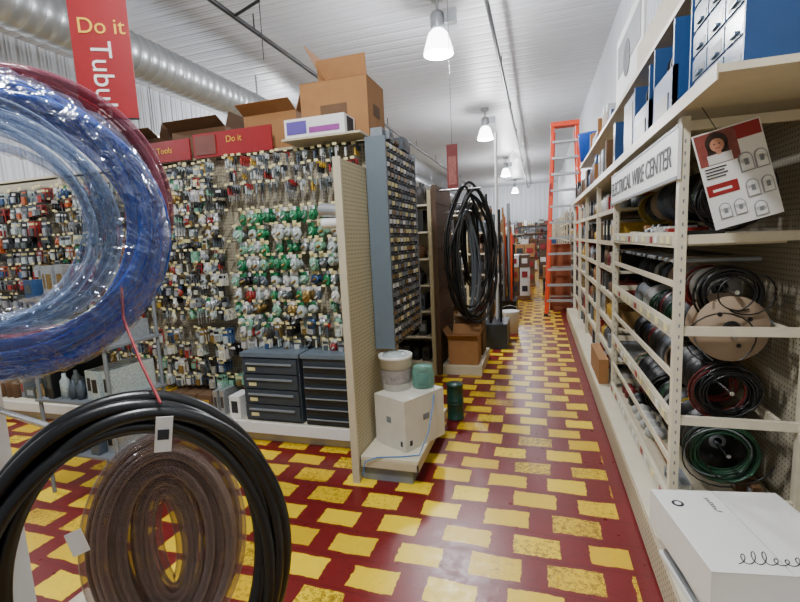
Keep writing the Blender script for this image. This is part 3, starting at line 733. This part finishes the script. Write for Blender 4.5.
b.build('rear_rails', e)
b = MB()
for k in range(1,12):
    t = k/12; xa = X0+(T0-X0)*t; xb = X1+(T1-X1)*t; y = 9.0+.25*t
    b.box(xa,xb,y-.05,y+.05,H*t-.02,H*t+.02,LGREY)
b.box(T0-.04,T1+.04,9.17,9.4,H-.02,H+.06,ORANGE); b.box(X0-.04,X0+.04,8.95,9.05,0,.05,DARK); b.box(X1-.04,X1+.04,8.95,9.05,0,.05,DARK)
b.build('treads', e)
b = MB(); b.box(.2,.24,9.12,9.13,2.0,2.5,RED); b.build('label', e)
open_carton('cardboard_carton',(.62,9.7),(.22,9.7),(.62,10.1),0.001,1.35,mat('orange_carton','8c4a2a',.7),False)

# ---------------------------------------------------------------- ceiling services
def pipe(b,x,z,y0,y1,r,m): b.cyl((x,y0,z),(x,y1,z),r,m,seg=10)
b = MB(); pipe(b,-.63,4.62,1,30.9,.03,DARK)
for y in range(3,30,3): b.cyl((-.63,y,4.62),(-.63,y,ZC),.01,DARK,seg=5)
b.build('ceiling_pipe')
b = MB(); pipe(b,-3.85,4.62,1,30.9,.035,DARK)
for y in range(3,30,3): b.cyl((-3.85,y,4.62),(-3.85,y,ZC),.01,DARK,seg=5)
b.build('ceiling_pipe')
b = MB(); b.cyl((-3.8,5.5,4.6),(-3.3,5.3,4.6),.02,DARK,seg=6); b.cyl((-3.3,5.3,4.6),(-3.3,5.3,3.9),.006,DARK,seg=5); b.cyl((-3.3,5.3,4.6),(-3.3,5.3,ZC),.01,DARK,seg=5); b.build('ceiling_bracket')
b = MB(); y = 1.0; prof = []
while y < 30.5:
    prof += [(.27,y-1),(.27,y-1+.12),(.278,y-1+.125),(.278,y-1+.14),(.27,y-1+.145)]; y += .15
b.lathe((-5.2,1.0,4.2),prof,LGREY,axis=(0,1,0),seg=24)
for y in range(2,30,3): b.box(-5.21,-5.19,y,y+.03,4.45,ZC,LGREY)
b.build('spiral_air_duct')
b = MB(); b.box(-7.2,-5.9,3.4,3.8,4.2,4.6,LGREY)
for i in range(8): b.box(-7.15,-5.95,3.38,3.4,4.23+i*.045,4.25+i*.045,GREY)
b.cyl((-6.7,3.6,4.6),(-6.7,3.6,ZC),.02,DARK); b.build('unit_heater')
LEM = mat('lamp_glass','ffffff',.3,emit=10.0,var=0)
def lamp(x,y,power=400):
    e = empty('pendant_high_bay_lamp'); b = MB()
    b.cyl((x,y,4.78),(x,y,ZC),.1,LGREY,seg=14); b.cyl((x,y,4.6),(x,y,4.78),.02,LGREY)
    b.lathe((x,y,4.38),[(0,.24),(.08,.24),(.1,.2),(.1,.04),(.07,0)],LGREY,seg=18); b.box(x+.1,x+.26,y-.06,y+.06,4.45,4.62,LGREY); b.build('ballast', e)
    b = MB(); b.lathe((x,y,4.08),[(.1,.3),(.13,.27),(.16,.18),(.2,.05),(.205,0),(.19,0),(.15,.17),(.09,.28)],LEM,seg=24)
    b.blob((x,y,4.17),(.16,.16,.22),LEM,1,12,8); b.build('glass_shade', e)
    ld = bpy.data.lights.new('lamp_light','POINT'); ld.energy = power; ld.shadow_soft_size = .16; ld.color = (.97,.98,1.0)
    lo = bpy.data.objects.new('lamp_light', ld); lo.location = (x,y,3.9); bpy.context.scene.collection.objects.link(lo); lo.parent = e
for y in (.6,6.5,12.3,20,28): lamp(-1.3 if y>1 else -.9,y)  # nearest lamp is out of view, added overhead for light
for y in (2.2,10,18): lamp(-5.9,y,330)  # added row over the other aisles, put in to light the store
def fluoro(x,y,z,L):
    e = empty('fluorescent_fixture'); b = MB(); b.box(x-L/2,x+L/2,y-.1,y+.1,z,z+.06,WHITE); b.cyl((x,y,z+.06),(x,y,ZC),.006,DARK,seg=5); b.build('housing', e)
    b = MB(); b.cyl((x-L/2+.03,y-.04,z-.02),(x+L/2-.03,y-.04,z-.02),.018,LEM); b.cyl((x-L/2+.03,y+.04,z-.02),(x+L/2-.03,y+.04,z-.02),.018,LEM); b.build('tubes', e)
fluoro(-6.4,6.6,3.55,1.2); fluoro(-5.6,9.5,3.6,1.2)

# ---------------------------------------------------------------- red banner
e = empty('hanging_banner'); b = MB(); b.M = Matrix.Translation((-2.41,2.17,2.35)) @ Matrix.Rotation(math.radians(28),4,'Z')
b.box(-.155,.155,-.003,.003,0,1.0,RED); b.cyl((-.155,0,1.0),(.155,0,1.0),.01,DARK); b.cyl((-.155,0,0),(.155,0,0),.006,DARK)
b.cyl((-.12,0,1.0),(-.12,0,2.5),.003,DARK,seg=5); b.cyl((.12,0,1.0),(.12,0,2.5),.003,DARK,seg=5); b.build('cloth', e)
cx, sx = math.cos(math.radians(28)), math.sin(math.radians(28))
def bp(u,z,o=-.006): return (-2.41+u*cx-o*sx*1.0, 2.17+u*sx+o*cx, 2.35+z)
text('banner_title','Do it',.12,bp(-.12,.47),(cx,sx,0),(0,0,1),GOLD,e)
text('banner_text','Tubular',.16,bp(-.06,.43),(0,0,-1),(cx,sx,0),WHITE,e)

# ---------------------------------------------------------------- tubing foreground
rkk = empty('tubing_display_rack'); b = MB()
b.box(-1.47,-1.40,.74,.81,0,2.2,WHITE); b.box(-1.7,-1.2,.6,1.0,0,.04,WHITE)
b.box(-1.44,-.50,.36,.98,.44,.462,CREAM); b.box(-1.44,-.50,.355,.36,.43,.49,CREAM); b.box(-.505,-.50,.36,.98,.43,.49,CREAM)
for (x,y) in ((-.54,.4),(-.54,.94),(-1.38,.4)): b.cyl((x,y,0),(x,y,.44),.015,CREAM)
b.cyl((-1.40,.77,1.9),(-1.25,.68,1.88),.008,CHROME); b.cyl((-1.40,.77,1.17),(-1.0,.66,1.19),.008,CHROME); b.build('stand', rkk)
N = (.82,-.57,0.05)
bt = empty('blue_tubing_coil')
b = MB(); coil(b,(-1.06,.66,1.615),N,.272,.275,10,.034,.0155,BLUET,21,twist=1,jit=.12,off=.12,pts=90,seg=9); b.build('blue_tubes', bt)
b = MB(); coil(b,(-1.01,.61,1.615),N,.19,.20,8,.045,.009,CLRT,22,twist=1,pts=80); b.build('clear_tubes', bt)
b = MB(); coil(b,(-1.20,.80,1.655),N,.30,.32,6,.032,.013,REDT,23,twist=1,pts=90,seg=8); b.build('pink_tubing_coil')
b = MB(); nrm = Vector(N).normalized(); e1 = Vector((0,0,1)).cross(nrm).normalized(); e2 = nrm.cross(e1)
rr = random.Random(77); C = Vector((-1.03,.63,1.615)); vs = []; nu, nv = 100, 18
jitv = [[rr.uniform(-.006,.006) for _ in range(nv)] for _ in range(nu)]
for i in range(nu):
    t = TAU*i/nu
    for k in range(nv):
        q = TAU*k/nv; r1 = .082+jitv[i][k]; r2 = .06+jitv[i][k]
        rad = .232+r1*math.cos(q); vs.append(C+e1*rad*math.cos(t)+e2*rad*math.sin(t)+nrm*r2*math.sin(q))
b.add(vs,[(i*nv+k,i*nv+(k+1)%nv,((i+1)%nu)*nv+(k+1)%nv,((i+1)%nu)*nv+k) for i in range(nu) for k in range(nv)],FILM,True); b.build('plastic_wrap', bt)
b = MB(); coil(b,(-.785,.65,.895),(.72,-.69,.1),.255,.34,9,.034,.0145,BLACK,31,pts=110,seg=9,twist=1,jit=.12,off=.1); hose = b.build('rubber_hose_coil')
b = MB(); coil(b,(-.95,.87,.79),(.72,-.69,.1),.11,.205,26,.088,.0125,AMBT,33,twist=0,jit=.03,off=.03,pts=70,flat=.5); b.build('smoke_tubing_coil')
b = MB(); b.tube([(-1.02,.90,1.62),(-.88,.76,1.41),(-.80,.72,1.32),(-.73,.69,1.25)],.003,mat('red_string','8a1820',.5)); b.build('string', hose)
b = MB(); b.cbox((-.70,.66,1.20),(.03,.002,.07),WHITE,rz=.75,ry=.15); b.cbox((-.699,.658,1.20),(.02,.002,.02),INK,rz=.75,ry=.15); b.build('tag', hose)
b = MB(); b.cbox((-.86,.58,1.0),(.028,.002,.05),WHITE,rz=.8,ry=-.2); b.build('tag_b', hose)
b = MB()
for (x,y) in ((-3.1,2.0),(-2.5,2.0),(-3.1,2.4),(-2.5,2.4)): b.cyl((x,y,0),(x,y,1.3),.012,GREY,seg=8)
for z in (.3,.65,1.0,1.3): b.box(-3.12,-2.48,1.98,2.42,z-.015,z,GREY)
rr = random.Random(55)
for z in (.3,.65,1.0,1.3): fill(b,-3.1,-2.5,'x',2.0,2.4,z,.25,LEFTP,rr,wmax=.09)
b.build('display_stand')

# ---------------------------------------------------------------- world + camera
w = bpy.data.worlds.new('world'); bpy.context.scene.world = w; w.use_nodes = True
w.node_tree.nodes['Background'].inputs[0].default_value = (.92,.96,1,1); w.node_tree.nodes['Background'].inputs[1].default_value = .38
psi, th, ro = math.radians(17.3), math.radians(7.5), math.radians(2.7)
F = Vector((-math.sin(psi)*math.cos(th), math.cos(psi)*math.cos(th), -math.sin(th)))
R0 = Vector((math.cos(psi), math.sin(psi), 0)); U0 = R0.cross(F)
Rv = R0*math.cos(ro)-U0*math.sin(ro); Uv = U0*math.cos(ro)+R0*math.sin(ro)
cam = bpy.data.cameras.new('camera'); cam.sensor_width = 36; cam.lens = 20.25; cam.clip_start = .02
co = bpy.data.objects.new('camera', cam); bpy.context.scene.collection.objects.link(co)
co.matrix_world = Matrix(((Rv.x,Uv.x,-F.x,0),(Rv.y,Uv.y,-F.y,0),(Rv.z,Uv.z,-F.z,1.55),(0,0,0,1)))
bpy.context.scene.camera = co
